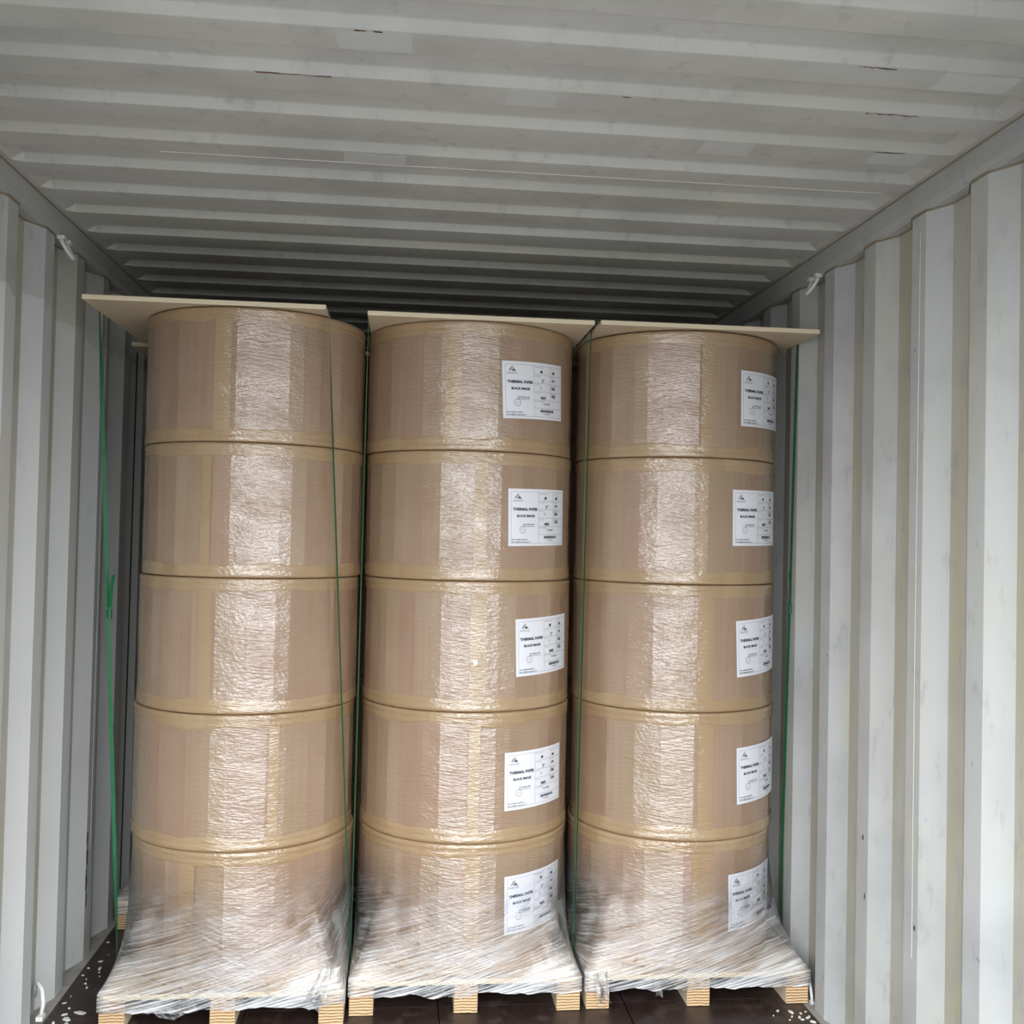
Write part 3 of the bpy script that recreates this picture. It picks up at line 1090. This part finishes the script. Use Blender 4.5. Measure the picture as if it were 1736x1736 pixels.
strap(1, (-1.0825, 3.227), (-0.3795, 3.122), (-0.9785, 3.25), (-0.2735, 3.243), 2.1225, 'green packing strap looped round the unlabelled stack', 0.9, 0.28, ((-1.025, 3.236), 1, 1.30))
strap(2, (-0.2615, 3.219), (0.4405, 3.239), (-0.2703, 3.275), (0.4398, 3.290), 2.1210, 'green packing strap looped round the stack between two stacks', 0.25, -0.12)
strap(3, (0.4575, 3.263), (1.1660, 3.291), (0.4488, 3.300), (1.1665, 3.370), 2.1235, 'green packing strap looped round the labelled stack against the wall', -0.15, -0.22, ((1.1625, 3.315), -1, 1.34))

# second row of stacks behind, seen only through the gaps
ROW2 = {1: (-1.131, 3.810), 2: (-0.415, 3.822), 3: (0.300, 3.824)}
WHO = {1: 'behind the unlabelled stack by the wall', 2: 'behind the stack between two stacks', 3: 'behind the labelled wall stack'}
for s, (x0, y0) in ROW2.items():
    pallet(x0, x0 + 0.70, y0, y0 + 0.70, 'plywood pallet in the dark second row ' + WHO[s])
    for i in range(5):
        paper_roll(s, i, x0 + 0.35, y0 + 0.35, DECK + i * RH + (0.0006 if i == 0 else 0.0), 'shaded kraft roll, %s, %s' % (LEVEL[i], WHO[s]), 'wrapped rolls in the second row', front=False)
    cover_board(x0 - (0.006 if s == 1 else 0.0), x0 + 0.70, y0 - .005, y0 + 0.70, DECK + 5 * RH + 0.001, 'plywood board topping the stack ' + WHO[s])
stretch_film(1, 'clear stretch film over the second-row pallet behind the unlabelled stack', dict(pal=(-1.131, -0.431, 3.81, 4.51), xc=[-0.781], yc=4.16))
v, f = tube_data([(-1.1400, 3.90, 2.10), (-1.1415, 3.90, 1.0), (-1.1450, 3.90, 0.115)], 0.0028, 6)
thing(obj('packing_strap', mesh('packing_strap', v, f, [M_DARKSTRAP])), 'thin dark strap on the stack behind the unlabelled stack', 'strap')

# ------------------------------------------------------------------ paint flakes on the floor
def flake(x, y, s, seed, label, group):
    rnd = random.Random(seed)
    n = rnd.randint(5, 8)
    ang = rnd.uniform(0, PI)
    ring = []
    for i in range(n):
        a = 2 * PI * i / n
        r = s * rnd.uniform(0.5, 1.1)
        u, w = r * math.cos(a), r * 0.55 * math.sin(a)
        ring.append((u * math.cos(ang) - w * math.sin(ang), u * math.sin(ang) + w * math.cos(ang)))
    V = [(a, b, 0.0) for a, b in ring] + [(a * .9, b * .9, 0.0015 + rnd.uniform(0, .002)) for a, b in ring]
    Fc = [tuple(range(n))[::-1], tuple(range(n, 2 * n))] + [(i, (i + 1) % n, (i + 1) % n + n, i + n) for i in range(n)]
    o = obj('paint_flake', mesh('paint_flake', V, Fc, [M_FLAKE]), None, (x, y, 0.0002))
    thing(o, label, 'flake', group)


rf = random.Random(11)
FL = [(-1.059, 3.167, .022), (-1.085, 3.13, .020), (-1.075, 3.10, .016), (-1.105, 3.537, .009), (-1.129, 3.483, .006), (-1.091, 3.481, .012), (-1.131, 3.429, .006), (-1.103, 3.368, .008), (-1.09, 3.338, .007), (-1.125, 3.235, .009), (-1.127, 3.694, .006), (-1.10, 3.20, .006), (-1.12, 3.28, .005), (-1.085, 3.45, .005), (-1.11, 3.40, .004), (-1.075, 3.42, .004), (-1.095, 3.59, .004), (-1.08, 3.74, .005), (-1.10, 3.16, .010), (-1.115, 3.11, .010)]
for i, (x, y, s) in enumerate(FL):
    flake(x, y, s, 200 + i, 'small white paint flake on the dark floor beside the unlabelled stack', 'flakes in the floor gap')
FR = [(1.046, 3.061, .010), (1.084, 3.051, .013), (1.096, 3.016, .010), (1.123, 3.014, .014), (1.075, 3.02, .006), (1.11, 3.04, .007), (1.10, 3.00, .006), (1.125, 2.985, .012), (1.06, 3.00, .005), (1.02, 3.03, .004), (1.13, 3.05, .006)]
for i, (x, y, s) in enumerate(FR):
    flake(x, y, s, 300 + i, 'small white paint flake on the floor before the wall-side pallet', 'flakes before the wall-side pallet')
